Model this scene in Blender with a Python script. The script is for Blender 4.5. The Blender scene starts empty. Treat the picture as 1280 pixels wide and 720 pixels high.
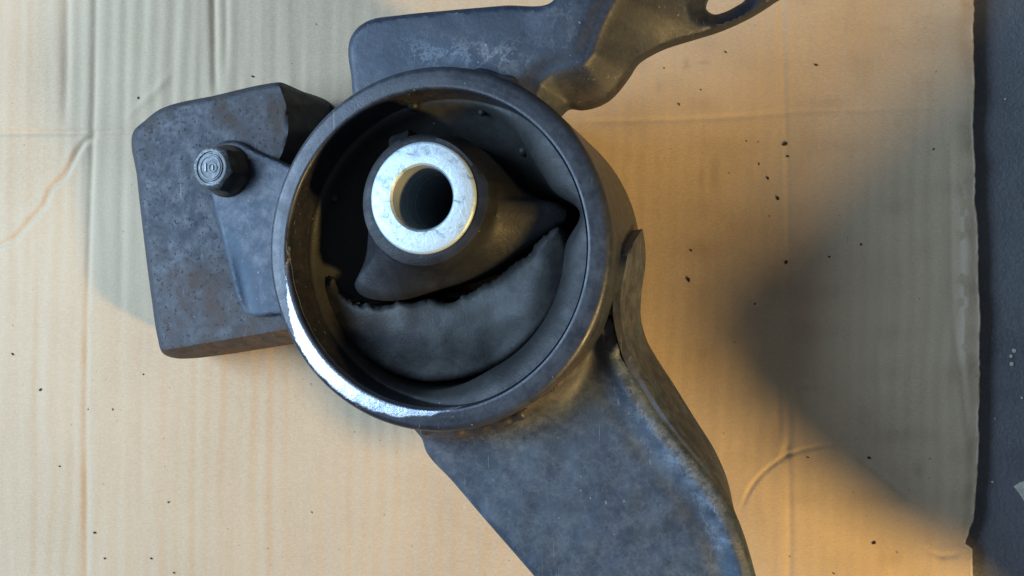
import bpy, bmesh, math, random
import numpy as np
from mathutils import Vector, Matrix
from mathutils.geometry import delaunay_2d_cdt

random.seed(7); rng = np.random.default_rng(7)
SC = bpy.context.scene
COL = SC.collection
R = math.radians

# ---------------------------------------------------------------- camera
F = 1000.0                       # focal length in photo pixels (1280 wide)
CT = R(8.0)                      # the phone looks 8 degrees off plumb, from the right
D0 = 0.2735                      # distance to the cardboard along the view axis
cam_d = bpy.data.cameras.new('camera'); cam = bpy.data.objects.new('camera', cam_d); COL.objects.link(cam)
cam_d.sensor_width = 36.0; cam_d.lens = 36.0 * F / 1280.0
cam_d.clip_start = 0.005; cam_d.clip_end = 50
cam.location = (D0 * math.sin(CT), 0, D0 * math.cos(CT)); cam.rotation_euler = (0, CT, 0)
SC.camera = cam

# ---------------------------------------------------------------- light
w = bpy.data.worlds.new('World'); SC.world = w; w.use_nodes = True
bg = w.node_tree.nodes['Background']
bg.inputs[0].default_value = (0.72, 0.83, 1.0, 1); bg.inputs[1].default_value = 0.17

def area(name, loc, target, size, power, col, sy=None):
    l = bpy.data.lights.new(name, 'AREA'); l.energy = power; l.color = col
    l.size = size
    if sy: l.shape = 'RECTANGLE'; l.size_y = sy
    o = bpy.data.objects.new(name, l); COL.objects.link(o); o.location = loc
    o.rotation_euler = (Vector(target) - Vector(loc)).to_track_quat('-Z', 'Y').to_euler()
    return o
area('window_light', (-0.58, 0.06, 0.43), (-0.08, 0.0, 0), 0.45, 10.8, (0.49, 0.705, 1.0), 0.42)
LAMP = (0.56, -0.38, 0.37)
sp = bpy.data.lights.new('lamp_light', 'SPOT'); sp.energy = 33.0; sp.color = (1.0, 0.66, 0.24); sp.shadow_soft_size = .037
sp.spot_size = R(82); sp.spot_blend = 1.0
spo = bpy.data.objects.new('lamp_light', sp); COL.objects.link(spo); spo.location = LAMP
spo.rotation_euler = (Vector((.16, .06, 0)) - Vector(LAMP)).to_track_quat('-Z', 'Y').to_euler()

vs = SC.view_settings
vs.view_transform = 'Standard'; vs.look = 'None'; vs.gamma = 1; vs.use_curve_mapping = False; vs.exposure = 0.0

# ---------------------------------------------------------------- pixel -> place
CAM = np.array(cam.location)
RT = np.array([math.cos(CT), 0, -math.sin(CT)]); UP = np.array([0, 1., 0]); BK = np.array([math.sin(CT), 0, math.cos(CT)])
def ray(px, py):
    px = np.asarray(px, float); py = np.asarray(py, float)
    return ((px - 640) / F)[..., None] * RT + ((360 - py) / F)[..., None] * UP - BK
def G(px, py, z=0.0):                                   # on the cardboard (height z)
    d = ray(px, py); t = (z - CAM[2]) / d[..., 2]
    return CAM + d * np.asarray(t)[..., None]
OT = R(8.0)                                             # the mount leans 8 degrees on the board
N = np.array([-math.sin(OT), 0, math.cos(OT)]); U = np.array([math.cos(OT), 0, math.sin(OT)]); V = np.array([0, 1., 0])
C = CAM + (-0.02202) * RT + 0.01029 * UP - 0.2109 * BK  # middle of the ring's rim
RAD, LEN = 0.0485, 0.058
def M(px, py, h):                                       # on the mount's plane, h metres over the rim
    d = ray(px, py); h = np.asarray(h, float)
    t = ((C - CAM) @ N + h) / (d @ N)
    return CAM + d * t[..., None]
def L(u, v, h):
    u, v, h = np.broadcast_arrays(np.asarray(u, float), np.asarray(v, float), np.asarray(h, float))
    return C + u[..., None] * U + v[..., None] * V + h[..., None] * N
def uv(p): q = p - C; return q @ U, q @ V
ROOT = L(-RAD, 0, -LEN)                                 # where the ring touches the board

# ---------------------------------------------------------------- mesh helpers
def mesh_obj(name, verts, faces, mat, parent=None, attrs=None, sharp=40, smooth=True):
    me = bpy.data.meshes.new(name)
    verts = np.asarray(verts, float)
    if parent is not None: verts = verts - ROOT
    me.from_pydata([tuple(v) for v in verts], [], [tuple(int(i) for i in f) for f in faces])
    for k, a in (attrs or {}).items():
        at = me.attributes.new(k, 'FLOAT', 'POINT'); at.data.foreach_set('value', np.asarray(a, np.float32))
    bm = bmesh.new(); bm.from_mesh(me)
    bmesh.ops.recalc_face_normals(bm, faces=bm.faces)
    for f in bm.faces: f.smooth = smooth
    for e in bm.edges:
        if len(e.link_faces) == 2 and e.calc_face_angle(0) > R(sharp): e.smooth = False
    bm.to_mesh(me); bm.free()
    me.materials.append(mat)
    o = bpy.data.objects.new(name, me); COL.objects.link(o)
    if parent is not None: o.parent = parent
    return o
def tag(o, label, cat, group=None, kind=None):
    if kind: o['kind'] = kind
    if label: o['label'] = label
    if cat: o['category'] = cat
    if group: o['group'] = group
    return o
def spline(pts, step=4.0, closed=True):
    p = np.asarray(pts, float); n = len(p); out = []
    rngi = range(n if closed else n - 1)
    for i in rngi:
        if closed: a, b, c, d = p[(i - 1) % n], p[i], p[(i + 1) % n], p[(i + 2) % n]
        else: a, b, c, d = p[max(i - 1, 0)], p[i], p[i + 1], p[min(i + 2, n - 1)]
        ln = np.linalg.norm(c - b); k = max(1, int(round(ln / step)))
        # tangents limited so short segments beside long ones do not overshoot
        def tan(x, y, z):
            l1, l2 = np.linalg.norm(y - x) + 1e-9, np.linalg.norm(z - y) + 1e-9
            t = ((y - x) / l1 + (z - y) / l2) / 2
            return t
        m1, m2 = tan(a, b, c) * ln, tan(b, c, d) * ln
        for j in range(k):
            s = j / k
            out.append((2*s**3 - 3*s**2 + 1) * b + (s**3 - 2*s**2 + s) * m1 + (-2*s**3 + 3*s**2) * c + (s**3 - s**2) * m2)
    if not closed: out.append(p[-1])
    return np.array(out)
def seg_dist(P, poly, closed=True):
    P = np.asarray(P, float); poly = np.asarray(poly, float)
    A = poly if closed else poly[:-1]; B = np.roll(poly, -1, 0) if closed else poly[1:]
    best = np.full(P.shape[:-1], 1e9)
    for a, b in zip(A, B):
        ab = b - a; t = np.clip(((P - a) @ ab) / max(ab @ ab, 1e-9), 0, 1)
        best = np.minimum(best, np.linalg.norm(P - a - t[..., None] * ab, axis=-1))
    return best
def inside(P, poly):
    x, y = P[..., 0], P[..., 1]; r = np.zeros(x.shape, bool); poly = np.asarray(poly)
    for (x1, y1), (x2, y2) in zip(poly, np.roll(poly, -1, 0)):
        c = ((y1 > y) != (y2 > y)); r ^= c & (x < (x2 - x1) * (y - y1) / (y2 - y1 + 1e-12) + x1)
    return r
def sstep(a, b, x):
    t = np.clip((x - a) / (b - a), 0, 1); return t * t * (3 - 2 * t)
def vnoise(x, y, seed=0):
    r = np.random.default_rng(seed).random((64, 64))
    xi, yi = np.floor(x).astype(int), np.floor(y).astype(int); fx, fy = x - xi, y - yi
    fx, fy = fx * fx * (3 - 2 * fx), fy * fy * (3 - 2 * fy)
    g = lambda i, j: r[(xi + i) % 64, (yi + j) % 64]
    return (g(0, 0)*(1-fx) + g(1, 0)*fx) * (1-fy) + (g(0, 1)*(1-fx) + g(1, 1)*fx) * fy
def relief(name, outline, hfun, thick, mat, parent, step=4.0, rnd=6.0, rnd_h=0.0015, hole=None, attrs=None, rmin=None, back=None, folds=()):
    """a plate or block whose outline is given in photo pixels at heights hfun(px, py): front, back and edge walls"""
    loops = [spline(outline, step)]
    if hole is not None: loops.append(spline(hole, step))
    o = loops[0]
    xs = np.arange(o[:, 0].min(), o[:, 0].max(), step); ys = np.arange(o[:, 1].min(), o[:, 1].max(), step)
    g = np.stack(np.meshgrid(xs, ys), -1).reshape(-1, 2); g = g + (rng.random(g.shape) - .5) * step * .3
    keep = inside(g, o) & (seg_dist(g, o) > step * .6)
    if hole is not None: keep &= ~inside(g, loops[1]) & (seg_dist(g, loops[1]) > step * .6)
    fl = [spline(f_, 2.5, False) for f_ in folds]
    for f_ in fl: keep &= seg_dist(g, f_, False) > step * .7
    fl = [f_[inside(f_, o) & (seg_dist(f_, o) > 1.5)] for f_ in fl]
    pts = list(map(tuple, np.concatenate(loops + fl + [g[keep]]))); edges = []; k = 0
    for lp in loops:
        n = len(lp); edges += [(k + i, k + (i + 1) % n) for i in range(n)]; k += n
    nb = k
    res = delaunay_2d_cdt([Vector(p) for p in pts], edges, [], 0, 1e-5)
    P = np.array([tuple(v) for v in res[0]]); tri = np.array([f for f in res[2] if len(f) == 3])
    cen = P[tri].mean(1); ok = inside(cen, o)
    if hole is not None: ok &= ~inside(cen, loops[1])
    tri = tri[ok]
    d = seg_dist(P, o)
    if hole is not None: d = np.minimum(d, seg_dist(P, loops[1]))
    h = hfun(P[:, 0], P[:, 1])
    q = np.clip(1 - d / rnd, 0, 1); hh = h - rnd_h * (1 - np.sqrt(np.clip(1 - q * q, 0, 1)))
    W = M(P[:, 0], P[:, 1], hh)
    if rmin:
        a, b = uv(W); r = np.hypot(a, b); s = np.where(r < rmin, rmin / np.maximum(r, 1e-6), 1.0)
        W = W + ((s - 1) * a)[:, None] * U + ((s - 1) * b)[:, None] * V
    n = len(P)
    if back is None: Bk = W - N * thick
    else: Bk = W - N * (((W - C) @ N) - back)[:, None]
    # boundary edges
    cnt = {}
    for t in tri:
        for i in range(3):
            e = (t[i], t[(i + 1) % 3]); ek = (min(e), max(e)); cnt.setdefault(ek, []).append(e)
    faces = [tuple(t) for t in tri] + [tuple(x + n for x in t[::-1]) for t in tri]
    for es in cnt.values():
        if len(es) == 1: a, b = es[0]; faces.append((b, a, a + n, b + n))
    at = {}
    for kk, fn in (attrs or {}).items():
        v = fn(P[:, 0], P[:, 1], d, W); at[kk] = np.concatenate([v, v])
    return mesh_obj(name, np.concatenate([W, Bk]), faces, mat, parent, at)
def lathe(name, prof, mat, parent, center=(0, 0), seg=160, attrs=None, closed=True, wob=None):
    """prof: list of (r, h) or function theta -> list; axis is the mount's own"""
    th = np.linspace(0, 2 * np.pi, seg, endpoint=False)
    rows = [np.array(prof(t) if callable(prof) else prof) for t in th]; k = len(rows[0])
    vs_, TH, RR, HH = [], [], [], []
    for t, p in zip(th, rows):
        vs_.append(L(center[0] + p[:, 0] * np.cos(t), center[1] + p[:, 0] * np.sin(t), p[:, 1]))
        TH += [t] * k; RR += list(p[:, 0]); HH += list(p[:, 1])
    faces = []
    for i in range(seg):
        j = (i + 1) % seg
        for m in range(k if closed else k - 1):
            n_ = (m + 1) % k; faces.append((i*k + m, j*k + m, j*k + n_, i*k + n_))
    at = {kk: fn(np.array(TH), np.array(RR), np.array(HH)) for kk, fn in (attrs or {}).items()}
    return mesh_obj(name, np.concatenate(vs_), faces, mat, parent, at, sharp=45)

# ---------------------------------------------------------------- materials
def new_mat(name):
    m = bpy.data.materials.new(name); m.use_nodes = True; nt = m.node_tree
    return m, nt, nt.nodes['Principled BSDF']
def nd(nt, t, **kw):
    n = nt.nodes.new(t)
    for k, v in kw.items():
        if k in n.inputs: n.inputs[k].default_value = v
        else: setattr(n, k, v)
    return n
def noise(nt, scale, detail=4, rough=.55, coord=None, dist=0.0):
    n = nd(nt, 'ShaderNodeTexNoise'); n.inputs['Scale'].default_value = scale; n.inputs['Detail'].default_value = detail
    n.inputs['Roughness'].default_value = rough; n.inputs['Distortion'].default_value = dist
    nt.links.new(coord, n.inputs['Vector']); return n.outputs['Fac']
def ramp(nt, fac, a, b, lo=0., hi=1.):
    n = nd(nt, 'ShaderNodeMapRange'); n.interpolation_type = 'SMOOTHSTEP'
    for i, v in zip((1, 2, 3, 4), (a, b, lo, hi)): n.inputs[i].default_value = v
    nt.links.new(fac, n.inputs[0]); return n.outputs[0]
def mth(nt, op, a, b=None, clamp=False):
    n = nd(nt, 'ShaderNodeMath', operation=op); n.use_clamp = clamp
    for i, v in enumerate((a, b)):
        if v is None: continue
        if isinstance(v, (int, float)): n.inputs[i].default_value = v
        else: nt.links.new(v, n.inputs[i])
    return n.outputs[0]
def mixc(nt, fac, a, b):
    n = nd(nt, 'ShaderNodeMix', data_type='RGBA')
    for i, v in ((0, fac), (6, a), (7, b)):
        if isinstance(v, tuple): n.inputs[i].default_value = (*v, 1)
        elif isinstance(v, (int, float)): n.inputs[i].default_value = v
        else: nt.links.new(v, n.inputs[i])
    return n.outputs[2]
def attr(nt, name):
    n = nd(nt, 'ShaderNodeAttribute'); n.attribute_name = name; return n.outputs['Fac']
def bump(nt, bsdf, pairs):
    prev = None
    for fac, dist in pairs:
        b = nd(nt, 'ShaderNodeBump'); b.inputs['Strength'].default_value = 1.0; b.inputs['Distance'].default_value = dist
        nt.links.new(fac, b.inputs['Height'])
        if prev: nt.links.new(prev, b.inputs['Normal'])
        prev = b.outputs[0]
    nt.links.new(prev, bsdf.inputs['Normal'])

def painted(name, dark=(0.009, 0.012, 0.018), dust_and_light=(0.060, 0.072, 0.088), damt=0.6, rust=0.35, rough=(0.34, 0.62), pit=0.0, spec=0.5, mbump=.00008):
    m, nt, b = new_mat(name); co = nd(nt, 'ShaderNodeTexCoord').outputs['Object']; lk = nt.links.new
    big = noise(nt, 55, 12, .66, co, .15); mid = noise(nt, 210, 10, .72, co, .1); fine = noise(nt, 1100, 4, .6, co); spot = noise(nt, 620, 2, .5, co)
    rn = noise(nt, 75, 12, .72, co, .3)
    mps = nd(nt, 'ShaderNodeMapping'); lk(co, mps.inputs[0]); mps.inputs['Rotation'].default_value = (0, 0, .9); mps.inputs['Scale'].default_value = (1, .06, 1)
    scr = mth(nt, 'MULTIPLY', ramp(nt, noise(nt, 1300, 2, .5, mps.outputs[0]), .67, .71), ramp(nt, noise(nt, 60, 3, .6, co), .46, .60))
    # greyish film of dust in clouds, plus masks that partly paint in light
    d0 = mth(nt, 'MULTIPLY', ramp(nt, big, .42, .70), ramp(nt, mid, .30, .72))
    d1 = mth(nt, 'ADD', mth(nt, 'MULTIPLY', d0, damt), mth(nt, 'MULTIPLY', attr(nt, 'dust_and_light'), ramp(nt, mid, .22, .72, .25, 1)), True)
    col = mixc(nt, d1, dark, dust_and_light)
    col = mixc(nt, mth(nt, 'MULTIPLY', ramp(nt, fine, .40, .75), .35), col, (dark[0]*3.0, dark[1]*3.0, dark[2]*3.2))
    # rust / brown road dirt
    r0 = mth(nt, 'ADD', mth(nt, 'MULTIPLY', ramp(nt, rn, .52, .68), rust), mth(nt, 'MULTIPLY', attr(nt, 'rust'), ramp(nt, rn, .28, .58)), True)
    rc = mixc(nt, ramp(nt, mid, .35, .65), (0.022, 0.015, 0.011), (0.070, 0.047, 0.033))
    col = mixc(nt, r0, col, rc)
    col = mixc(nt, mth(nt, 'MULTIPLY', scr, .6), col, (0.17, 0.18, 0.19))
    # dark chips in the film
    chipm = ramp(nt, noise(nt, 330, 8, .75, co, .2), .63, .67); col = mixc(nt, mth(nt, 'MULTIPLY', chipm, .7), col, (dark[0]*.7, dark[1]*.7, dark[2]*.7))
    salt = mth(nt, 'MULTIPLY', attr(nt, 'salt'), mth(nt, 'ADD', mth(nt, 'MULTIPLY', ramp(nt, mth(nt, 'ABSOLUTE', mth(nt, 'SUBTRACT', noise(nt, 120, 10, .72, co, .15), .5)), .0, .035, 1, 0), .8), ramp(nt, mid, .50, .66, 0, .45)), True)
    col = mixc(nt, salt, col, (0.26, 0.29, 0.31))
    # tiny pale specks
    sp = mth(nt, 'MULTIPLY', ramp(nt, spot, .735, .775), .55); col = mixc(nt, sp, col, (0.25, 0.26, 0.27))
    # bare steel where the paint has gone
    bn = mth(nt, 'ADD', attr(nt, 'bare'), mth(nt, 'MULTIPLY', mth(nt, 'SUBTRACT', noise(nt, 190, 9, .7, co), .5), 1.1))
    bare = ramp(nt, bn, .36, .66)
    col = mixc(nt, bare, col, mixc(nt, ramp(nt, mid, .35, .65), (.30, .35, .43), (.52, .56, .61))); lk(col, b.inputs['Base Color'])
    lk(bare, b.inputs['Metallic'])
    ro = mth(nt, 'ADD', ramp(nt, mid, .3, .7, *rough), mth(nt, 'MULTIPLY', mth(nt, 'MAXIMUM', r0, d1), .22))
    rr = nd(nt, 'ShaderNodeMix', data_type='FLOAT'); lk(bare, rr.inputs[0]); lk(ro, rr.inputs[2]); rr.inputs[3].default_value = .27
    lk(rr.outputs[0], b.inputs['Roughness']); b.inputs['Specular IOR Level'].default_value = spec
    prs = [(fine, 0.00004), (mid, mbump)]
    if pit: prs.append((ramp(nt, noise(nt, 750, 4, .65, co), .28, .40), pit))
    prs.append((ramp(nt, bn, .40, .56, 1, 0), 0.00006))
    bump(nt, b, prs); return m
MAT = {}
MAT['ring'] = painted('black_ring_paint', damt=.28, rust=.04, rough=(.28, .42), spec=.42)
MAT['bracket'] = painted('dusty_black_bracket_paint', dark=(.010, .017, .030), dust_and_light=(.068, .102, .134), damt=.40, rust=.03, rough=(.42, .6), mbump=.00014)
MAT['cast'] = painted('rusty_cast_iron', dark=(.012, .015, .020), dust_and_light=(.045, .052, .06), damt=.5, rust=1.0, rough=(.5, .7), pit=.00016, mbump=.00015)
MAT['bolt'] = painted('oily_bolt_steel', dark=(.017, .019, .018), dust_and_light=(.09, .10, .10), damt=.4, rust=.08, rough=(.3, .45))

def rubber(name, base=(0.008, 0.0085, 0.009), dust_and_light=(0.050, 0.050, 0.045), amt=.85, rough=(.42, .6)):
    m, nt, b = new_mat(name); co = nd(nt, 'ShaderNodeTexCoord').outputs['Object']; lk = nt.links.new
    big = noise(nt, 42, 9, .62, co, .4); mid = noise(nt, 260, 8, .68, co); fine = noise(nt, 1500, 3, .6, co); spot = noise(nt, 560, 2, .5, co)
    d = mth(nt, 'MULTIPLY', mth(nt, 'ADD', ramp(nt, big, .38, .66), attr(nt, 'dust_and_light'), True), mth(nt, 'MULTIPLY', ramp(nt, mid, .2, .7, .55, 1), amt), True)
    col = mixc(nt, d, base, dust_and_light)
    col = mixc(nt, mth(nt, 'MULTIPLY', ramp(nt, spot, .77, .80), .5), col, (.3, .3, .3)); lk(col, b.inputs['Base Color'])
    lk(ramp(nt, mid, .3, .7, *rough), b.inputs['Roughness']); b.inputs['Specular IOR Level'].default_value = .25
    bump(nt, b, [(fine, .00003), (mid, .00022)]); return m
MAT['rubber'] = rubber('black_rubber')
MAT['rubber_core'] = rubber('charcoal_rubber', base=(.009, .0095, .0105), dust_and_light=(.024, .027, .031), amt=.7)
MAT['rubber_dark'] = rubber('deep_black_rubber', base=(.012, .0125, .0125), amt=.42)

m, nt, b = new_mat('zinc_plated_steel'); co = nd(nt, 'ShaderNodeTexCoord').outputs['Object']
n1 = noise(nt, 380, 7, .7, co, .8); n2 = noise(nt, 130, 3, .5, co)
nt.links.new(mixc(nt, ramp(nt, n1, .30, .50), (.18, .25, .28), (.45, .55, .59)), b.inputs['Base Color'])
b.inputs['Metallic'].default_value = .35
nt.links.new(ramp(nt, n1, .3, .7, .55, .44), b.inputs['Roughness'])
bump(nt, b, [(n1, .0002), (n2, .0002)]); MAT['zinc'] = m
m, nt, b = new_mat('bore_steel'); co = nd(nt, 'ShaderNodeTexCoord').outputs['Object']
n1 = noise(nt, 300, 5, .6, co)
nt.links.new(mixc(nt, ramp(nt, n1, .4, .65), (.17, .21, .225), (.20, .215, .22)), b.inputs['Base Color'])
b.inputs['Metallic'].default_value = .2; b.inputs['Roughness'].default_value = .55; MAT['bore'] = m

def cardboard_mat():
    m, nt, b = new_mat('corrugated_cardboard'); co = nd(nt, 'ShaderNodeTexCoord').outputs['Object']; lk = nt.links.new
    mp = nd(nt, 'ShaderNodeMapping'); lk(co, mp.inputs[0]); mp.inputs['Scale'].default_value = (1, 2.6, 1)
    mp2 = nd(nt, 'ShaderNodeMapping'); lk(co, mp2.inputs[0]); mp2.inputs['Scale'].default_value = (1, .22, 1)
    fib = noise(nt, 900, 5, .7, mp.outputs[0]); fine = noise(nt, 2600, 3, .6, co); big = noise(nt, 14, 4, .5, co); mott = noise(nt, 130, 5, .6, mp2.outputs[0]); spot = noise(nt, 700, 2, .5, co)
    col = mixc(nt, ramp(nt, big, .3, .7), (.415, .32, .208), (.475, .37, .243))
    col = mixc(nt, mth(nt, 'MULTIPLY', ramp(nt, fib, .35, .72), .42), col, (.62, .47, .31))
    col = mixc(nt, mth(nt, 'MULTIPLY', ramp(nt, mott, .55, .75), .12), col, (.30, .20, .115))
    col = mixc(nt, mth(nt, 'MULTIPLY', ramp(nt, fine, .58, .76), .35), col, (.28, .18, .10))
    col = mixc(nt, mth(nt, 'MULTIPLY', ramp(nt, spot, .745, .78), .6), col, (.10, .065, .04))
    col = mixc(nt, mth(nt, 'MULTIPLY', ramp(nt, noise(nt, 820, 2, .5, mp.outputs[0]), .76, .80), .6), col, (.75, .64, .50))
    col = mixc(nt, mth(nt, 'MULTIPLY', attr(nt, 'smudge'), ramp(nt, mott, .25, .7, .4, 1)), col, (.13, .085, .05))
    col = mixc(nt, attr(nt, 'scuff'), col, (.68, .58, .45))
    lk(col, b.inputs['Base Color']); b.inputs['Roughness'].default_value = .82; b.inputs['Specular IOR Level'].default_value = .25
    bump(nt, b, [(fib, .00011), (fine, .00007), (mott, .00010)]); return m
MAT['card'] = cardboard_mat()

m, nt, b = new_mat('dark_floor'); co = nd(nt, 'ShaderNodeTexCoord').outputs['Object']
n1, n2, n3 = noise(nt, 30, 5, .6, co), noise(nt, 900, 4, .7, co), noise(nt, 330, 2, .5, co)
c = mixc(nt, ramp(nt, n1, .3, .7), (.085, .090, .097), (.13, .134, .14))
c = mixc(nt, mth(nt, 'MULTIPLY', ramp(nt, n2, .45, .75), .6), c, (.17, .175, .185))
c = mixc(nt, mth(nt, 'MULTIPLY', ramp(nt, n3, .74, .78), .35), c, (.30, .30, .31))
nt.links.new(c, b.inputs['Base Color']); b.inputs['Roughness'].default_value = .7
bump(nt, b, [(n2, .0005), (n1, .001)]); MAT['floor'] = m
def plain(name, col, rough=.6, metal=0., scale=600, bd=.0001):
    m, nt, b = new_mat(name); co = nd(nt, 'ShaderNodeTexCoord').outputs['Object']; n = noise(nt, scale, 4, .6, co)
    nt.links.new(mixc(nt, ramp(nt, n, .3, .7), tuple(x * .65 for x in col), col), b.inputs['Base Color'])
    b.inputs['Roughness'].default_value = rough; b.inputs['Metallic'].default_value = metal; bump(nt, b, [(n, bd)]); return m
MAT['crumb'] = plain('black_grit', (.014, .011, .008), .7)
MAT['chip'] = plain('cream_paint', (.60, .58, .46), .6)
MAT['shade_box_plastic'] = plain('dark_shade_box_plastic', (.03, .03, .033), .5)  # for the unseen box added to cast shade

# ---------------------------------------------------------------- floor and cardboard
FZ = -0.0085
s = 1.5
tag(mesh_obj('floor', [(-s, -s, FZ), (s, -s, FZ), (s, s, FZ), (-s, s, FZ)], [(0, 1, 2, 3)], MAT['floor']), None, None, kind='structure')

def edge_x(py):                                         # the right-hand edge of the sheet, in photo pixels
    y = np.asarray(py, float)
    e = np.interp(y, [-400, 0, 200, 300, 420, 560, 620, 655, 678, 684, 690, 720, 1100], [1219, 1222, 1224, 1228, 1231, 1229, 1227, 1222, 1213, 1211, 1221, 1222, 1232])
    e = e + (vnoise(y / 7, y * 0, 3) - .5) * 1.3 + (vnoise(y / 31, y * 0, 4) - .5) * 3.0
    return e
def build_card():
    xs = np.concatenate([np.linspace(-760, -40, 110, endpoint=False), np.arange(-40, 1226, 2.0)]); xs = (xs - xs[0]) / (xs[-1] - xs[0])
    ys = np.concatenate([np.linspace(-420, -20, 80, endpoint=False), np.arange(-20, 740, 2.2), np.linspace(740, 1140, 80)])
    Y = np.repeat(ys[:, None], len(xs), 1); E = edge_x(ys)[:, None]; X = -760 + xs[None, :] * (E + 760)
    z = np.zeros_like(X); P = np.stack([X, Y], -1)
    left = 1 - sstep(250, 900, X)
    # flutes of the corrugation, more sunken on the left
    wx = X + (Y - 360) * 0.018 + (vnoise(X / 60, Y / 120, 11) - .5) * 8
    ph = 2 * np.pi * wx / 19.5
    amp = (.000045 + .00009 * left * (1 - .45 * sstep(250, 450, Y))) * (.35 + 1.3 * vnoise(X / 70, Y / 240, 12))
    z += .6 * amp * np.sin(ph) + (.00002 + .00007 * left) * np.tanh(4 * (vnoise(wx / 13.0, Y / 260, 13) - .5)) + .000018 * (vnoise(X / 4.5, Y / 7, 16) - .5) + .00004 * (vnoise(X / 15, Y / 22, 17) - .5)
    # broad waviness
    z += .0007 * (vnoise(X / 210, Y / 260, 14) - .5) + .00025 * (vnoise(X / 60, Y / 90, 15) - .5)
    def groove(pts, depth, wid, fade=None, ridge=0):
        nonlocal z
        pts = spline(pts, 12, False)
        x0, y0 = pts.min(0) - 6 * wid - 20; x1, y1 = pts.max(0) + 6 * wid + 20
        ms = (X > x0) & (X < x1) & (Y > y0) & (Y < y1)
        Q = P[ms]; d = seg_dist(Q, pts, False)
        k = np.exp(-(d / wid) ** 2) - ridge * np.exp(-(d / (wid * 2.6)) ** 2)
        if fade is not None: k = k * fade(Q)
        en = np.minimum(np.linalg.norm(Q - pts[0], axis=-1), np.linalg.norm(Q - pts[-1], axis=-1)); k = k * sstep(0, 45, en)
        z[ms] -= 1.2 * depth * k
    wav = lambda Q: .65 + .7 * vnoise(Q[..., 0] / 25 + 3, Q[..., 1] / 40, 21)
    groove([(119, -60), (117, 60), (115, 165), (109, 330), (106, 520), (108, 760)], .00050, 3.8, wav)
    groove([(264, -60), (266, 50), (268, 130)], .0010, 4.5, wav)
    groove([(281, -60), (281, 60), (280, 110)], .00045, 4, wav)
    groove([(83, -60), (82, 60), (80, 160)], .00055, 5, wav)
    groove([(306, -60), (305, 60), (304, 110)], .0002, 5, wav)
    groove([(107, 170), (103, 300), (101, 400)], .00015, 4, wav)
    for x, a in ((22, .00012), (45, .00014), (150, .0001), (176, .00012), (210, .00008), (244, .00014), (338, .00012), (372, .0001), (292, .0001), (410, .0001)):
        groove([(x + 6, -60), (x + 4, 160), (x, 420), (x - 1, 760)], a, 5, wav)
    # cross crease
    groove([(-200, 168), (0, 166), (100, 165), (170, 164), (330, 158)], .0006, 3.2, wav)
    groove([(700, 152), (780, 151), (900, 147), (1000, 140), (1100, 136), (1226, 131)], .00016, 3.2, wav)
    # buckled crease at the left
    groove([(-60, 330), (0, 306), (15, 300), (37, 275), (54, 257), (62, 237), (82, 217), (95, 190), (112, 172), (140, 166)], .00085, 4, wav, .35)
    groove([(22, 247), (45, 244), (62, 236)], .0006, 4)
    groove([(225, 78), (217, 87), (197, 110), (176, 130), (145, 157)], -.00035, 5, wav)
    groove([(88, 150), (70, 162)], -.0003, 5)
    # right-hand folds
    groove([(976, -60), (980, 100), (984, 200), (986, 330), (987, 470)], .0002, 3.6, None)
    groove([(987, 470), (986, 560), (988, 660), (986, 760)], .0002, 4, wav)
    groove([(994, 470), (996, 560)], -.0003, 4)
    groove([(972, 440), (975, 560)], .0003, 4)
    groove([(922, 650), (935, 617), (946, 600), (972, 577), (988, 568), (1015, 560), (1050, 556), (1080, 560)], .00045, 2.6, wav, .2)
    groove([(992, 540), (984, 560), (974, 590)], .0008, 5)
    groove([(1050, 556), (1090, 585), (1120, 610), (1152, 636)], .00040, 4, wav)
    groove([(990, 440), (1020, 485), (1060, 540)], -.0002, 6, wav)
    groove([(1193, 160), (1194, 300), (1198, 420), (1207, 470), (1215, 560)], .00018, 5, wav)
    groove([(1098, 400), (1100, 520)], .0001, 5)
    groove([(1150, 680), (1180, 698), (1205, 694), (1216, 684)], .0006, 3.6, wav, .3)
    # the panel right of the fold dips a little, the crushed rim a little more
    z -= .0040 * sstep(985, 1222, X) * .5
    dEdge = E - X; z -= .0009 * np.exp(-(dEdge / 14) ** 2) * (.5 + vnoise(Y / 20, X * 0, 31))
    # pressed a little lower than the part that stands on it
    z -= .0004
    W = G(X, Y, 0.0); W[..., 2] = z
    ny, nx = X.shape
    sm = np.zeros_like(X)
    for (x, y, rx, ry, a) in ((858, 80, 5, 8, .35), (893, 215, 6, 22, .30), (877, 222, 4, 16, .22), (882, 320, 5, 9, .0), (1150, 590, 6, 10, .3), (823, 110, 5, 10, .25), (1108, 35, 10, 4, .2), (880, 78, 9, 3, .3), (560, 600, 60, 20, .08), (1010, 485, 14, 4, .2)):
        sm = np.maximum(sm, a * np.exp(-(((X - x) / rx) ** 2 + ((Y - y) / ry) ** 2)))
    sm = np.maximum(sm, .22 * sstep(300, 900, X) * vnoise(X / 40, Y / 26, 41) ** 3)
    sc = .55 * np.exp(-((X - 1209) / 7) ** 2) * sstep(190, 300, Y) * sstep(470, 420, Y) * (vnoise(X / 6, Y / 14, 51) > .42)
    sc = np.maximum(sc, .5 * (dEdge < 3.2) * (vnoise(X / 3, Y / 12, 52) > .45))
    verts = W.reshape(-1, 3)
    me = bpy.data.meshes.new('cardboard_sheet')
    idx = np.arange(ny * nx).reshape(ny, nx)
    q = np.stack([idx[1:, :-1], idx[1:, 1:], idx[:-1, 1:], idx[:-1, :-1]], -1).reshape(-1, 4)
    # edge walls and underside
    ring = np.concatenate([idx[0, :], idx[1:, -1], idx[-1, -2::-1], idx[-2:0:-1, 0]])
    lo = verts[ring].copy(); lo[:, 2] = FZ + .0006 + 0 * lo[:, 2]
    base = len(verts); k = len(ring)
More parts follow.
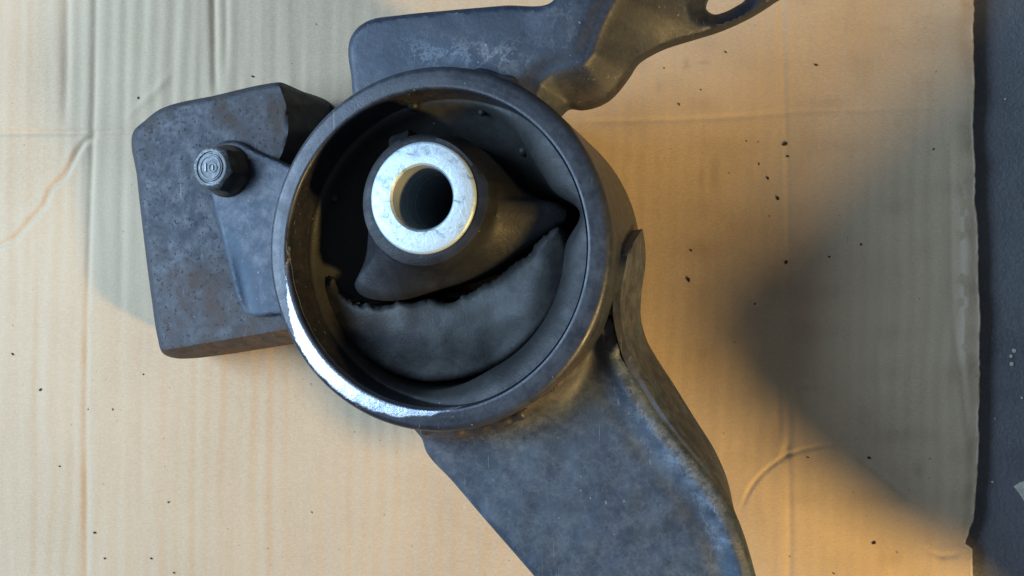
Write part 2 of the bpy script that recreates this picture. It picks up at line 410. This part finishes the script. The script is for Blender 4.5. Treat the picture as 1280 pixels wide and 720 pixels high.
    wall = np.stack([ring, np.roll(ring, -1), base + np.roll(np.arange(k), -1), base + np.arange(k)], -1)
    allv = np.concatenate([verts, lo]); quads = np.concatenate([q, wall])
    me.vertices.add(len(allv)); me.vertices.foreach_set('co', allv.ravel())
    me.loops.add(quads.size); me.loops.foreach_set('vertex_index', quads.ravel().astype(np.int32))
    me.polygons.add(len(quads)); me.polygons.foreach_set('loop_start', np.arange(0, quads.size, 4, dtype=np.int32))
    sf = np.ones(len(quads), bool); sf[len(q):] = False
    me.polygons.foreach_set('use_smooth', sf)
    for nme, a in (('smudge', sm), ('scuff', sc)):
        at = me.attributes.new(nme, 'FLOAT', 'POINT'); at.data.foreach_set('value', np.concatenate([a.ravel(), np.zeros(k)]).astype(np.float32))
    me.update(calc_edges=True); me.validate()
    me.materials.append(MAT['card'])
    o = bpy.data.objects.new('cardboard_sheet', me); COL.objects.link(o)
    tag(o, 'creased brown corrugated cardboard sheet under the engine mount', 'cardboard')
    from mathutils.bvhtree import BVHTree
    return o
card = build_card()

# ---------------------------------------------------------------- the engine mount
root = bpy.data.objects.new('engine_mount', None); COL.objects.link(root); root.location = ROOT; root.empty_display_size = .02
tag(root, 'worn black steel engine mount with torn rubber bushing lying on cardboard', 'engine mount')
mm = 0.001
# steel ring with rounded rim
arc = [(RAD - 2.0*mm + 2.0*mm * math.sin(a), -2.6*mm + 2.4*mm * math.cos(a)) for a in np.linspace(math.pi/2, 0, 9)]
prof = [(RAD, -LEN), (RAD, -40*mm), (RAD, -20*mm)] + arc + [(46.0*mm, -.17*mm), (45.5*mm, -.14*mm), (45.0*mm, -.1*mm), (44.5*mm, -.1*mm), (44.0*mm, -.1*mm), (43.4*mm, -.1*mm), (42.75*mm, -.1*mm), (42.45*mm, -.35*mm), (42.2*mm, -1.5*mm), (42.1*mm, -3*mm), (42.0*mm, -30*mm), (42.0*mm, -LEN)]
def bare_ring(t, r, h):
    d = np.degrees(t)
    ro = np.interp(d, [180, 188, 198, 208, 222, 245, 258, 268, 278, 284], [41.5, 42.6, 43.8, 45.6, 46.8, 46.5, 45.4, 44.0, 42.6, 41.5]) * mm
    return np.clip(.5 + (ro - r) / (3.2*mm) + .12 * sstep(235, 205, d), 0, 1.2) * (h > -2.4*mm) * (d > 178) * (d < 288)
def dust_light_ring(t, r, h):
    d = (np.degrees(t) + 180) % 360 - 180
    return .45 * sstep(-60, -20, d) * sstep(75, 50, d) * (h < -6*mm) + .40 * sstep(-95, -60, d) * sstep(70, 20, d) * (h > -6*mm) * (r > 42.5*mm) + .30 * (h > -1*mm) * sstep(60, 90, np.degrees(t)) * sstep(200, 170, np.degrees(t))  # right outer wall paled to paint in the reflected cardboard; the rest is dust
def rust_ring(t, r, h):
    d = (np.degrees(t) + 180) % 360 - 180
    return .9 * sstep(-105, -92, d) * sstep(-25, -45, d) * (h < -1.5*mm) * (r > 45*mm) + .22 * (r < 42.15*mm)
lathe('outer_ring', prof, MAT['ring'], root, seg=256, attrs={'bare': bare_ring, 'dust_and_light': dust_light_ring, 'rust': rust_ring})

# rubber lining of the ring: hugs the wall at the left, swells to a sloping lip at the right
def lin(t):
    d = (math.degrees(t) + 180) % 360 - 180
    wgt = float(sstep(-108, -60, d) * sstep(72, 35, d))
    nt_ = math.exp(-((d - 13) / 7.5) ** 2)              # the notch torn at the right
    hs = -(11 - 10.0 * wgt) * mm
    a = 42.05*mm; lip = (2.2 + 4.6 * wgt - 5.2 * nt_ * wgt) * mm
    lump = .5*mm * math.sin(3 * t + 1)
    pr = [(a, hs - .1*mm)]
    for s_ in np.linspace(0, 1, 7)[1:]:
        pr.append((a - lip * s_, hs - (2.2 * wgt + .4) * mm * s_ - 2.2*mm * s_ ** 3))
    r1 = a - lip; h1 = pr[-1][1]
    dd = math.degrees(t) % 360; g = float(sstep(8, 34, dd) * sstep(238, 205, dd))
    for s_ in np.linspace(0, 1, 11)[1:]:                 # wall, then fillet to the floor of the void
        pr.append((r1 + lump * s_ - (12 + 5 * g) * mm * s_ ** (3 - 1.3 * g), h1 + (-(40 - 14 * g) * mm - h1) * (1 - (1 - s_) ** (1.5 - .3 * g))))
    r2 = pr[-1][0]
    pr += [(r2 * .6, -42*mm), (12*mm, -42*mm), (12*mm, -50*mm), (a, -50*mm)]
    return pr
def dust_light_lin(t, r, h):
    d = (np.degrees(t) + 180) % 360 - 180
    return .12 * sstep(-110, -70, d) * sstep(75, 40, d) * (h > -9*mm) + .9 * sstep(8, 40, np.degrees(t)) * sstep(225, 190, np.degrees(t)) * (h > -34*mm)  # upper and left wall paled to paint light into the void; lip dusty
lining = lathe('rubber_lining', lin, MAT['rubber_dark'], root, seg=240, attrs={'dust_and_light': dust_light_lin})

# inner steel sleeve
HT = 6.0*mm
tc = uv(M(527, 247, HT)); RT_, RB = 14.5*mm, 8.15*mm
sl = lathe('inner_sleeve', [(RB + .75*mm, HT - .0*mm), (RT_ - .8*mm, HT), (RT_ - .25*mm, HT - .25*mm), (RT_, HT - .9*mm), (RT_, -52*mm), (RB + .1*mm, -52*mm), (RB + .1*mm, HT - 2.0*mm), (RB + .25*mm, HT - .6*mm)], MAT['zinc'], root, tc, seg=128)
bp = [(RB + .12*mm, HT - .8*mm), (RB - .1*mm, HT - 1.3*mm)]
for z0 in (HT - 9*mm, HT - 15*mm):
    bp += [(RB - .1*mm, z0), (RB - .16*mm, z0 - .05*mm), (RB - .16*mm, z0 - .15*mm), (RB - .1*mm, z0 - .2*mm)]
bp += [(RB + .05*mm, -51.5*mm)]
o = lathe('bore_lining', bp, MAT['bore'], sl, tc, seg=96, closed=True)

# torn rubber core round the sleeve
core_px = [(486, 187), (487, 171), (500, 166), (514, 162), (519, 173), (535, 168), (552, 167), (575, 171), (598, 184), (612, 197), (630, 214), (652, 236), (676, 249), (698, 254), (707, 262), (704, 277), (688, 288), (664, 304), (640, 320), (605, 340), (572, 354), (545, 362), (522, 369), (500, 375), (470, 375), (448, 367), (442, 355), (449, 341), (456, 322), (460, 295), (461, 265), (463, 235), (470, 210)]
cp = M(*spline(core_px, 3).T, np.full(len(spline(core_px, 3)), -9*mm)); cu, cv = uv(cp); cu, cv = cu - tc[0], cv - tc[1]
ca = np.arctan2(cv, cu); cr = np.hypot(cu, cv); od = np.argsort(ca); ca, cr = ca[od], cr[od]
def corep(t):
    tt = (t + math.pi) % (2 * math.pi) - math.pi
    r = float(np.interp(tt, ca, cr, period=2 * math.pi)); r = max(r, RT_ + .9*mm)
    a = RT_ + .02*mm; w_ = r - a; d = math.degrees(tt)
    col_h = 4.9*mm; pr = [(a, -4*mm), (a, col_h), (a + min(1.2*mm, w_*.3), col_h)]
    cw = min(3.6*mm + .5*mm * math.sin(2 * t), w_ * .55)
    pr += [(a + cw * .8, col_h - .7*mm), (a + cw, col_h - 3.0*mm), (a + cw + min(.4*mm, .05 * w_), col_h - 6.2*mm)]
    r3, h3 = pr[-1]; rem = r - r3
    for s_ in np.linspace(0, 1, 9)[1:]:
        e = .0 if s_ < .8 else (s_ - .8) / .2
        pr.append((r3 + rem * s_, h3 + (-8.0*mm - h3) * (1 - (1 - s_) ** 1.6) - 1.5*mm * (1 - math.sqrt(max(0, 1 - e * e)))))
    pr += [(r - .2*mm, -16*mm), (r * .97, -28*mm), (r * .90, -41.5*mm), (a, -41.5*mm)]
    return pr
lathe('rubber_core', corep, MAT['rubber_core'], root, tc, seg=240, attrs={'dust_and_light': lambda t, r, h: -.55 + .35 * sstep(200, 240, np.degrees(t)) * (h > -12*mm)})

# crescent of torn rubber below the core
cres = [(387, 352), (396, 349), (408, 353), (413, 347), (419, 358), (430, 370), (446, 379), (462, 381), (480, 384), (497, 377), (515, 378), (535, 374), (552, 378), (572, 377), (577, 369), (590, 366), (602, 357), (618, 351), (632, 338), (648, 327), (660, 318), (674, 300), (688, 290), (699, 284), (708, 296), (713, 315), (711, 345), (702, 370), (688, 396), (668, 420), (640, 445), (605, 464), (570, 474), (535, 477), (498, 469), (465, 453), (435, 432), (410, 402), (393, 372)]
def cres_h(x, y):
    c = np.array([555, 300.]); r = np.hypot(x - c[0], y - c[1])
    return (-11.5 + 5.0 * sstep(610, 690, x) - 3.2 * sstep(115, 178, r) - 1.0 * sstep(100, 70, r) + .5 * (vnoise(x / 22, y / 22, 61) - .5)) * mm
cres = spline(cres, 2.6)
jg = (vnoise(cres[:, 0] / 4.0, cres[:, 1] / 4.0, 65) - .5) * 5.0 * (cres[:, 1] < np.interp(cres[:, 0], [380, 480, 600, 720], [358, 392, 375, 300]))
cres[:, 1] += jg
relief('rubber_stopper', cres, cres_h, 0, MAT['rubber'], root, 3.0, 9, 2.2*mm, back=-44*mm, attrs={'dust_and_light': lambda x, y, d, W: .10 + .95 * np.exp(-((x - 620) / 85) ** 2 - ((y - 400) / 60) ** 2) + .6 * sstep(6, 1, d) * (y < 395)})

# lumpy weld beads where the brackets meet the ring
def bead(a0, a1, h0, h1, r0, seed):
    n, k_ = 90, 9; vs_, fs = [], []
    for i in range(n):
        t = i / (n - 1); a = R(a0 + (a1 - a0) * t); hh = h0 + (h1 - h0) * t
        lump = r0 * (.8 + .5 * float(vnoise(np.array(t * 14), np.array(seed * 1.0), 5))) * float(sstep(0, .06, np.array(t)) * sstep(1, .94, np.array(t)) + .05)
        wv = (float(vnoise(np.array(t * 13), np.array(2.0 + seed), 6)) - .5) * 1.6*mm
        for j in range(k_):
            b_ = 2 * math.pi * j / k_; rr = RAD + .4*mm + lump * 1.25 * math.cos(b_)
            vs_.append(L(rr * math.cos(a), rr * math.sin(a), hh + wv + lump * math.sin(b_)))
    for i in range(n - 1):
        for j in range(k_): fs.append((i*k_ + j, (i+1)*k_ + j, (i+1)*k_ + (j+1) % k_, i*k_ + (j+1) % k_))
    fs += [tuple(range(k_)), tuple((n-1)*k_ + j for j in range(k_))]
    mesh_obj('weld_bead', vs_, fs, MAT['ring'], root, {'rust': np.full(len(vs_), .35), 'dust_and_light': np.full(len(vs_), .35)}, sharp=70)
bead(-98, -60, -9.0*mm, -9.8*mm, 1.7*mm, 1); bead(62, 120, -9.6*mm, -9.2*mm, 1.2*mm, 4)

# small moulded pips
def pip(px, py, h, r, axis=N, hh=1.0):
    bm = bmesh.new(); bmesh.ops.create_uvsphere(bm, u_segments=16, v_segments=10, radius=r)
    q = Vector(axis).to_track_quat('Z', 'Y').to_matrix(); p = M(px, py, h)
    if h < -8.8*mm:                                     # the ones on the lining sit on its surface
        ok, loc, nn, _ = lining.ray_cast(Vector(CAM - ROOT), Vector(ray(px, py)).normalized())
        if ok: p = np.array(loc) + ROOT; q = nn.to_track_quat('Z', 'Y').to_matrix()
    vs_ = [np.array(q @ Vector((v.co.x, v.co.y, v.co.z * hh))) + p for v in bm.verts]; bm.verts.index_update()
    fs = [[v.index for v in f.verts] for f in bm.faces]; bm.free()
    mesh_obj('rubber_pip', vs_, fs, MAT['rubber'], root)
pip(475, 348, -8.6*mm, 1.2*mm, hh=.8); pip(657, 279, -7.6*mm, 1.1*mm, hh=.8)
bpy.context.view_layer.update()
pip(419, 247, -24*mm, 1.5*mm); pip(655, 189, -17*mm, 1.5*mm); pip(516, 131, -9*mm, 2.0*mm); pip(603, 140, -9*mm, 1.2*mm)

# cast-iron weight at the left
blk = [(166, 166), (182, 150), (201, 136), (270, 119), (338, 104), (351, 103), (372, 112), (412, 128), (446, 170), (450, 300), (440, 400), (400, 420), (356, 430), (291, 441), (240, 448), (215, 447), (203, 441), (197, 422), (189, 370), (180, 300), (171, 220)]
def blk_h(x, y):
    xf = np.interp(y, [90, 104, 130, 165, 190, 215, 222, 260], [345, 348, 357, 360, 353, 341, 420, 999])
    yb = 437 - (x - 209) * .17
    return (-28 - .40 * np.clip(x - xf, 0, 60) - .42 * np.clip(y - yb, 0, 60) + .5 * (vnoise(x / 16, y / 16, 71) - .5)) * mm
def blk_rust(x, y, d, W):
    return .85 * np.exp(-((x - 270) / 60) ** 2 - ((y - 375) / 60) ** 2) + .8 * np.exp(-((x - 320) / 45) ** 2 - ((y - 150) / 40) ** 2) + .7 * sstep(428, 440, y + (x - 209) * .17) + .3 * np.exp(-((x - 185) / 18) ** 2 - ((y - 190) / 40) ** 2)
fy = np.array([90, 104, 130, 165, 190, 215.]); fx = np.array([345, 348, 357, 360, 353, 341.])
relief('damper_weight', blk, blk_h, 0, MAT['cast'], root, 3.0, folds=[np.stack([fx, fy], 1), np.array([(205, 437.7), (300, 421.5), (400, 404.5)])], rnd=7, rnd_h=1.8*mm, back=-50.5*mm, attrs={'rust': blk_rust, 'dust_and_light': lambda x, y, d, W: .25 + 0 * x}, rmin=49.5*mm)

# tab that bolts the weight to the ring
tab = [(258, 214), (262, 192), (276, 178), (296, 176), (318, 187), (352, 202), (375, 214), (390, 300), (390, 394), (345, 394), (320, 396), (307, 392), (300, 380), (290, 345), (277, 298), (264, 248)]
relief('mounting_tab', tab, lambda x, y: (-25.0 - 2.2 * np.exp(-((x - 300 - (y - 330) * .22) / 14.0) ** 2) * sstep(300, 350, y) + .0 * x) * mm, 3.0*mm, MAT['bracket'], root, 2.4, 5, 1.2*mm, rmin=47*mm,
       attrs={'dust_and_light': lambda x, y, d, W: .95 * np.exp(-((x - 308 - (y - 370) * .25) / 11) ** 2) * sstep(255, 310, y) + .25 * (y > 250), 'rust': lambda x, y, d, W: .7 * sstep(40, 26, np.hypot(x - 287, y - 213)) * (y < 195)})

# flange bolt
HB = -25*mm
bc = uv(M(284, 214, HB))
def poly_prism(n, r, z0, z1, ch, rot):
    vs_, fs = [], []; rings = [(r, z0), (r, z1 - ch), (r * .86, z1)]
    for rr, zz in rings:
        for i in range(n): a = rot + 2 * math.pi * i / n; vs_.append(L(bc[0] + rr * math.cos(a), bc[1] + rr * math.sin(a), zz))
    for k in range(2):
        for i in range(n): j = (i + 1) % n; fs.append((k*n + i, k*n + j, k*n + n + j, k*n + n + i))
    fs += [tuple(range(n))[::-1], tuple(range(2*n, 3*n))]; return vs_, fs
# hex head with chamfered (turned) top: intersection of a hexagon and a cone, by angle
bolt_seg = 96; AF = 6.5*mm
def hexr(t): return AF / math.cos(((t + R(12)) % (math.pi / 3)) - math.pi / 6)
def boltp(t):
    hr = hexr(t); top = HB + 8.6*mm; rt = 5.9*mm
    drop = max(0, (hr - rt)) * .75 + .25*mm
    fl = 8.4*mm
    return [(.01*mm, HB - 1*mm), (fl, HB - 1*mm), (fl, HB + .9*mm), (fl - .5*mm, HB + 1.5*mm), (hr + .35*mm, HB + 2.5*mm), (hr, HB + 3.0*mm), (hr, top - drop - .15*mm), (hr - .15*mm, top - drop), (rt, top - .15*mm), (rt - .35*mm, top), (5.0*mm, top - .1*mm), (4.8*mm, top - .45*mm), (4.4*mm, top - .45*mm), (4.2*mm, top - .12*mm), (.01*mm, top - .12*mm)]
bolt = lathe('flange_bolt', boltp, MAT['bolt'], root, bc, seg=bolt_seg, attrs={'rust': lambda t, r, h: .8 * (h < HB + 3.2*mm), 'dust_and_light': lambda t, r, h: 1.0 * (h > HB + 7.6*mm), 'salt': lambda t, r, h: .9 * (h > HB + 8.1*mm), 'bare': lambda t, r, h: .30 * (h > HB + 8.2*mm)})
def emboss(name, verts, faces): return mesh_obj(name, verts, faces, MAT['bolt_mark'], bolt)
MAT['bolt_mark'] = painted('bright_bolt_face', dark=(.22, .235, .235), dust_and_light=(.38, .40, .39), damt=.9, rust=.0, rough=(.3, .42))
top = HB + 8.6*mm
def torus(cx, cy, r, t, sx=1.0, n=40):
    vs_, fs = [], []
    for i in range(n):
        a = 2 * math.pi * i / n
        for k in range(8):
            b_ = 2 * math.pi * k / 8; rr = r + t * math.cos(b_)
            vs_.append(L(bc[0] + cx + rr * math.cos(a) * sx, bc[1] + cy + rr * math.sin(a), top - .12*mm + t * math.sin(b_)))
    for i in range(n):
        for k in range(8): fs.append((i*8 + k, ((i+1) % n)*8 + k, ((i+1) % n)*8 + (k+1) % 8, i*8 + (k+1) % 8))
    return vs_, fs
def bar(cx, cy, w_, h_, z=.32*mm):
    vs_ = [L(bc[0] + cx + sx * w_ * k, bc[1] + cy + sy * h_ * k, top - .3*mm + zz) for zz, k in ((0, 1), (z, .8)) for sx, sy in ((-1, -1), (1, -1), (1, 1), (-1, 1))]
    return vs_, [(0, 1, 2, 3), (4, 5, 6, 7), (0, 1, 5, 4), (1, 2, 6, 5), (2, 3, 7, 6), (3, 0, 4, 7)]
emboss('head_marking', *torus(0, 0, 3.55*mm, .28*mm)); emboss('head_marking', *bar(-1.65*mm, 0, .34*mm, 1.5*mm, .5*mm))
emboss('head_marking', *torus(.95*mm, -.1*mm, 1.35*mm, .30*mm)); emboss('head_marking', *bar(.95*mm, -.1*mm, .26*mm, .95*mm, .5*mm))

# upper bracket: flat pad that bends down into an arm with a bolt eye
upl = [(446, 130), (439, 95), (436, 55), (444, 38), (460, 26), (500, 19), (560, 13), (630, 7), (690, 2), (702, -40), (760, -75), (860, -85), (930, -75), (985, -45), (990, -18), (967, 0), (940, 17), (901, 35), (866, 46), (831, 57), (812, 66), (797, 76), (784, 95), (770, 113), (758, 124), (744, 131), (725, 135), (709, 134), (690, 150), (600, 150), (520, 150)]
eye = [(882, 9), (886, 15), (893, 18), (906, 15), (920, 8), (931, 0), (934, -10), (924, -22), (905, -22), (888, -10)]
flat = [(300, -200), (800, -200), (782, -40), (770, -8), (756, 18), (746, 42), (738, 66), (728, 77), (708, 83), (688, 90), (672, 103), (664, 130), (660, 200), (300, 200)]
def up_h(x, y):
    P = np.stack([x, y], -1); d = np.where(inside(P, flat), 0, seg_dist(P, flat))
    dr = .30 * (np.sqrt(d * d + 64) - 8); dr = 42 * (1 - np.exp(-dr / 42))
    di = np.where(inside(P, flat), seg_dist(P, flat), 0)
    de = seg_dist(P, spline(eye, 6)); ho = 4.5 * sstep(15, 0, de - 8 * sstep(890, 865, x))
    step_ = 0.9 * sstep(640, 700, x + .3 * y) * sstep(60, 0, y)
    return (-9 - dr - 1.2 * sstep(26, 0, di) * (x > 640) + step_ - ho + .35 * (vnoise(x / 30, y / 30, 81) - .5)) * mm
def up_dust(x, y, d, W):
    k = np.exp(-((y - 72 + 10 * np.sin(x / 21)) / 17) ** 2) * sstep(490, 540, x) * sstep(670, 620, x) * (vnoise(x / 7, y / 7, 82) > .35)
    return .3 * k + .10 * sstep(740, 700, x) - .6 * sstep(745, 780, x + .3 * y)
def up_rust(x, y, d, W):
    return .18 * sstep(740, 780, x + .3 * y) + .3 * sstep(85, 110, y)
relief('upper_bracket', upl, up_h, 3.4*mm, MAT['bracket'], root, 3.5, 5, 1.3*mm, hole=eye, attrs={'dust_and_light': up_dust, 'rust': up_rust, 'salt': lambda x, y, d, W: .5 * np.exp(-((y - 68 - .04 * (x - 560)) / 19) ** 2) * sstep(480, 530, x) * sstep(680, 630, x) + .15 * sstep(640, 700, x) * sstep(740, 700, x) * (y < 60)}, rmin=46*mm)

# lower bracket: broad pad welded under the ring, folded flange on its right
low = [(508, 522), (518, 537), (527, 548), (533, 565), (566, 602), (600, 642), (640, 688), (676, 730), (730, 800), (850, 820), (960, 800), (950, 745), (938, 700), (925, 662), (908, 627), (888, 598), (850, 553), (818, 512), (793, 470), (780, 447), (775, 430), (771, 410), (766, 396), (745, 398), (700, 425), (640, 450), (560, 480)]
def low_h(x, y):
    p = M(x, y, np.full(np.shape(x), -17*mm)); a, b_ = uv(p); r = np.hypot(a, b_)
    weld = 8.5 * np.exp(-np.clip(r - RAD, 0, 1) / (3.2*mm)) * sstep(745, 690, x)
    edge = seg_dist(np.stack([x, y], -1), np.array([(780, 447), (793, 470), (818, 512), (850, 553), (888, 598), (908, 627), (925, 662), (938, 700), (960, 800)]), False)
    return (-17 + weld + 1.3 * np.exp(-((edge - 16) / 9) ** 2) - .7 * np.exp(-((edge - 40) / 12) ** 2) + .5 * (vnoise(x / 26, y / 26, 91) - .5)) * mm
lo_edge = np.array([(768, 446), (785, 478), (812, 525), (838, 560), (875, 604), (893, 640), (905, 690)])
def lo_dust(x, y, d, W):
    e = seg_dist(np.stack([x, y], -1), lo_edge, False)
    return .9 * np.exp(-(e / 10) ** 2) * (.4 + .8 * (vnoise(x / 9, y / 9, 92) > .35)) + .45 * vnoise(x / 34, y / 34, 93) + .22
def lo_rust(x, y, d, W):
    a, b_ = uv(W); r = np.hypot(a, b_)
    e = seg_dist(np.stack([x, y], -1), lo_edge, False)
    return .75 * np.exp(-((r - RAD) / (4.5*mm)) ** 2) + .5 * np.exp(-(e / 7) ** 2) * (vnoise(x / 12, y / 12, 94) > .5) + .35 * sstep(590, 540, x) * sstep(640, 560, y)
relief('lower_bracket', low, low_h, 3.4*mm, MAT['bracket'], root, 3.5, 7, 1.6*mm, attrs={'dust_and_light': lo_dust, 'rust': lo_rust, 'salt': lambda x, y, d, W: .32 * np.exp(-(seg_dist(np.stack([x, y], -1), lo_edge, False) / 13) ** 2) + .10}, rmin=46*mm)

# the flange itself
Tp = spline([(792, 303, -24), (790, 309, -19), (787, 318, -15.8), (784, 335, -14), (779, 362, -14.2), (778, 390, -14.8), (783, 420, -15.6), (791, 446, -16.6), (806, 476, -17.8), (838, 526, -18.4), (868, 564, -18.8), (896, 600, -19), (916, 634, -19), (931, 670, -19), (948, 730, -19), (962, 790, -19)], 6, False)
Bp = spline([(803, 286, -46), (806, 303, -46), (807, 330, -46), (802, 365, -46), (801, 396, -46), (808, 424, -46), (820, 446, -46), (842, 480, -46), (868, 522, -46), (892, 560, -46), (908, 596, -46), (917, 634, -46), (922, 670, -46), (934, 730, -46), (946, 790, -46)], 6, False)
k = 110
def resamp(a, n):
    s_ = np.concatenate([[0], np.cumsum(np.linalg.norm(np.diff(a[:, :2], axis=0), axis=1))]); q = np.linspace(0, s_[-1], n)
    return np.stack([np.interp(q, s_, a[:, i]) for i in range(3)], 1)
Tp, Bp = resamp(Tp, k), resamp(Bp, k)
T3 = M(Tp[:, 0], Tp[:, 1], Tp[:, 2] * mm); B3 = M(Bp[:, 0], Bp[:, 1], Bp[:, 2] * mm)
tang = np.gradient(T3, axis=0); tang /= np.linalg.norm(tang, axis=1)[:, None]
inn = np.cross(N, tang); inn /= np.linalg.norm(inn, axis=1)[:, None]
inn *= np.where((inn @ U) > 0, -1, 1)[:, None]
rows = []
TH_ = 3.0*mm; m_ = T3 * .93 + B3 * .07
rows += [B3, T3 * .5 + B3 * .5, T3 * .96 + B3 * .04, T3 + inn * .5*mm, T3 + inn * (TH_ - .5*mm), T3 * .96 + B3 * .04 + inn * TH_, B3 + inn * TH_]
k7 = len(rows); vv = np.concatenate(rows); fs = []
for i in range(k - 1):
    for r_ in range(k7):
        r2 = (r_ + 1) % k7; fs.append((r_*k + i, r_*k + i + 1, r2*k + i + 1, r2*k + i))
fs += [tuple(r_*k for r_ in range(k7)), tuple(r_*k + k - 1 for r_ in range(k7))]
tv = np.concatenate([np.full(k, .9), np.full(k, .9), np.full(k, .9), np.full(k, 1.3), np.full(k, 1.2), np.full(k, .5), np.zeros(k)])  # wall rows paled to paint in light reflected off the board; top strip dusty
mesh_obj('bracket_flange', vv, fs, MAT['bracket'], root, {'dust_and_light': tv, 'rust': .35 * tv + .25}, sharp=55)

# ---------------------------------------------------------------- grit on the board, specks on the floor
def crumb_mesh(seed):
    bm = bmesh.new(); bmesh.ops.create_icosphere(bm, subdivisions=1, radius=1.0); r_ = random.Random(seed)
    for v in bm.verts: v.co *= r_.uniform(.6, 1.15); v.co.z *= .55; v.co.x *= 1.2
    me = bpy.data.meshes.new('dirt_crumb'); bm.to_mesh(me); bm.free(); me.materials.append(MAT['crumb']); return me
cms = [crumb_mesh(i) for i in range(4)]
dg = bpy.context.evaluated_depsgraph_get()
def card_z(p):
    ok, loc, nn, _ = card.ray_cast(Vector((p[0], p[1], .05)), Vector((0, 0, -1)))
    return loc.z if ok else 0.0
crumbs = [(50, 487, 3.4), (15, 443, 3.2), (118, 666, 3.2), (210, 628, 2.6), (131, 698, 2.2), (189, 698, 2.6), (74, 583, 1.9), (389, 641, 1.8), (861, 350, 4.6), (982, 180, 3.8), (985, 195, 2.2), (949, 205, 2.2), (960, 223, 2.4), (972, 248, 3.2), (983, 328, 2.8), (907, 65, 1.9), (1020, 81, 2.4), (849, 130, 2.4), (1087, 573, 3.0), (1094, 680, 2.8), (1077, 305, 1.9), (1037, 321, 1.9), (864, 313, 1.7), (140, 512, 1.8), (178, 468, 1.5), (109, 512, 1.7), (944, 380, 2.2), (962, 270, 1.7), (1043, 718, 2.0), (1010, 572, 1.7), (172, 122, 2.2), (315, 95, 2.4), (217, 716, 2.0), (830, 85, 1.6), (876, 112, 1.5), (948, 177, 1.6), (933, 176, 1.4), (1170, 185, 1.7)]
for i, (x, y, s_) in enumerate(crumbs):
    p = G(np.array(x), np.array(y)); o = bpy.data.objects.new('dirt_crumb', cms[i % 4]); COL.objects.link(o)
    r_ = s_ * .00024 * random.uniform(.75, 1.1); o.scale = (r_, r_ * random.uniform(.6, 1), r_); o.rotation_euler = (0, 0, random.uniform(0, 6.28))
    o.location = (p[0], p[1], card_z(p) + .30 * r_)
    lab = {(861, 350): 'largest flat black dirt crumb, on cardboard beside the bracket flange', (982, 180): 'bigger black crumb of a pair sitting on the long cardboard fold',
           (985, 195): 'smaller black crumb of a pair sitting on the long cardboard fold', (118, 666): 'black crumb next to the long groove pressed into the cardboard',
           (172, 122): 'faint dark crumb near the chamfered corner of the cast weight', (315, 95): 'dark crumb just off the straight edge of the cast weight', (1087, 573): 'round black crumb beside the curved crease in the cardboard'}.get((x, y), 'tiny black crumb of dirt lying on the brown cardboard')
    tag(o, lab, 'dirt', 'black dirt crumbs scattered on the cardboard')
def chip(pts, mat, name, label, cat, thick, grp=None):
    q = G(np.array([p[0] for p in pts], float), np.array([p[1] for p in pts], float), FZ); n = len(q); c_ = q.mean(0)
    hi = c_ + (q - c_) * .92 + np.array([0, 0, thick]) * (1 + .5 * rng.random((n, 1)))
    o = mesh_obj(name, np.concatenate([q + [0, 0, .0001] - c_, hi - c_]), [tuple(range(n))[::-1], tuple(range(n, 2*n))] + [(i, (i+1) % n, n + (i+1) % n, n + i) for i in range(n)], mat, sharp=20)
    o.location = c_; tag(o, label, cat, grp)
chip([(1267, 608), (1274, 603), (1284, 600), (1292, 610), (1290, 626), (1281, 628), (1274, 617)], MAT['chip'], 'paint_chip', 'curled cream paint chip on the dark floor beside the cardboard', 'paint chip', .0007)
for x, y, s_ in ((1267, 438, 3.2), (1263, 445, 2.4), (1264, 455, 3.0), (1277, 497, 1.6), (1240, 602, 1.8), (1256, 124, 1.4), (1243, 523, 1.3)):
    a = np.linspace(0, 2 * np.pi, 9)[:-1]
    chip([(x + s_ * math.cos(t) * random.uniform(.7, 1), y + s_ * math.sin(t) * random.uniform(.7, 1)) for t in a], MAT['chip'], 'paint_speck', 'small pale paint speck on the dark floor strip', 'paint speck', .0004, 'pale paint specks on the dark floor')

# ---------------------------------------------------------------- an unseen box, added beside the sheet to cast the shade on its right side
def shade_box():
    tip = G(np.array(752.), np.array(352.)); lp = np.array(LAMP); HB_ = .118
    corner = tip + (lp - tip) * (HB_ / LAMP[2]); a = R(43)
    e1 = np.array([math.cos(a), math.sin(a), 0]); e2 = np.array([math.sin(a), -math.cos(a), 0]); lx, ly = .36, .05
    rt = bpy.data.objects.new('shade_box', None); COL.objects.link(rt)
    rt.location = Vector(corner + e1 * lx / 2 + e2 * ly / 2); rt.location.z = FZ; rt.rotation_euler = (0, 0, a)
    def box(name, sx, sy, z0, z1, bev, mat, x=0, y=0):
        bm = bmesh.new(); bmesh.ops.create_cube(bm, size=1)
        for v in bm.verts: v.co = Vector((x + v.co.x * sx, y + v.co.y * sy, (z0 + z1) / 2 + v.co.z * (z1 - z0)))
        bmesh.ops.bevel(bm, geom=list(bm.edges), offset=bev, segments=3, affect='EDGES')
        me = bpy.data.meshes.new(name); bm.to_mesh(me); bm.free(); me.materials.append(mat)
        o = bpy.data.objects.new(name, me); COL.objects.link(o); o.parent = rt
    T = HB_ - FZ
    box('body', lx - .006, ly - .006, 0, T * .62, .004, MAT['shade_box_plastic']); box('lid', lx, ly, T * .625, T, .009, MAT['shade_box_plastic'])
    for x in (-.09, .09): box('latch', .03, .006, T * .5, T * .72, .0015, MAT['bolt'], x, ly / 2 + .002)
    tag(rt, 'slim dark box added out of view to shade the right side of the cardboard', 'tool box')
shade_box()
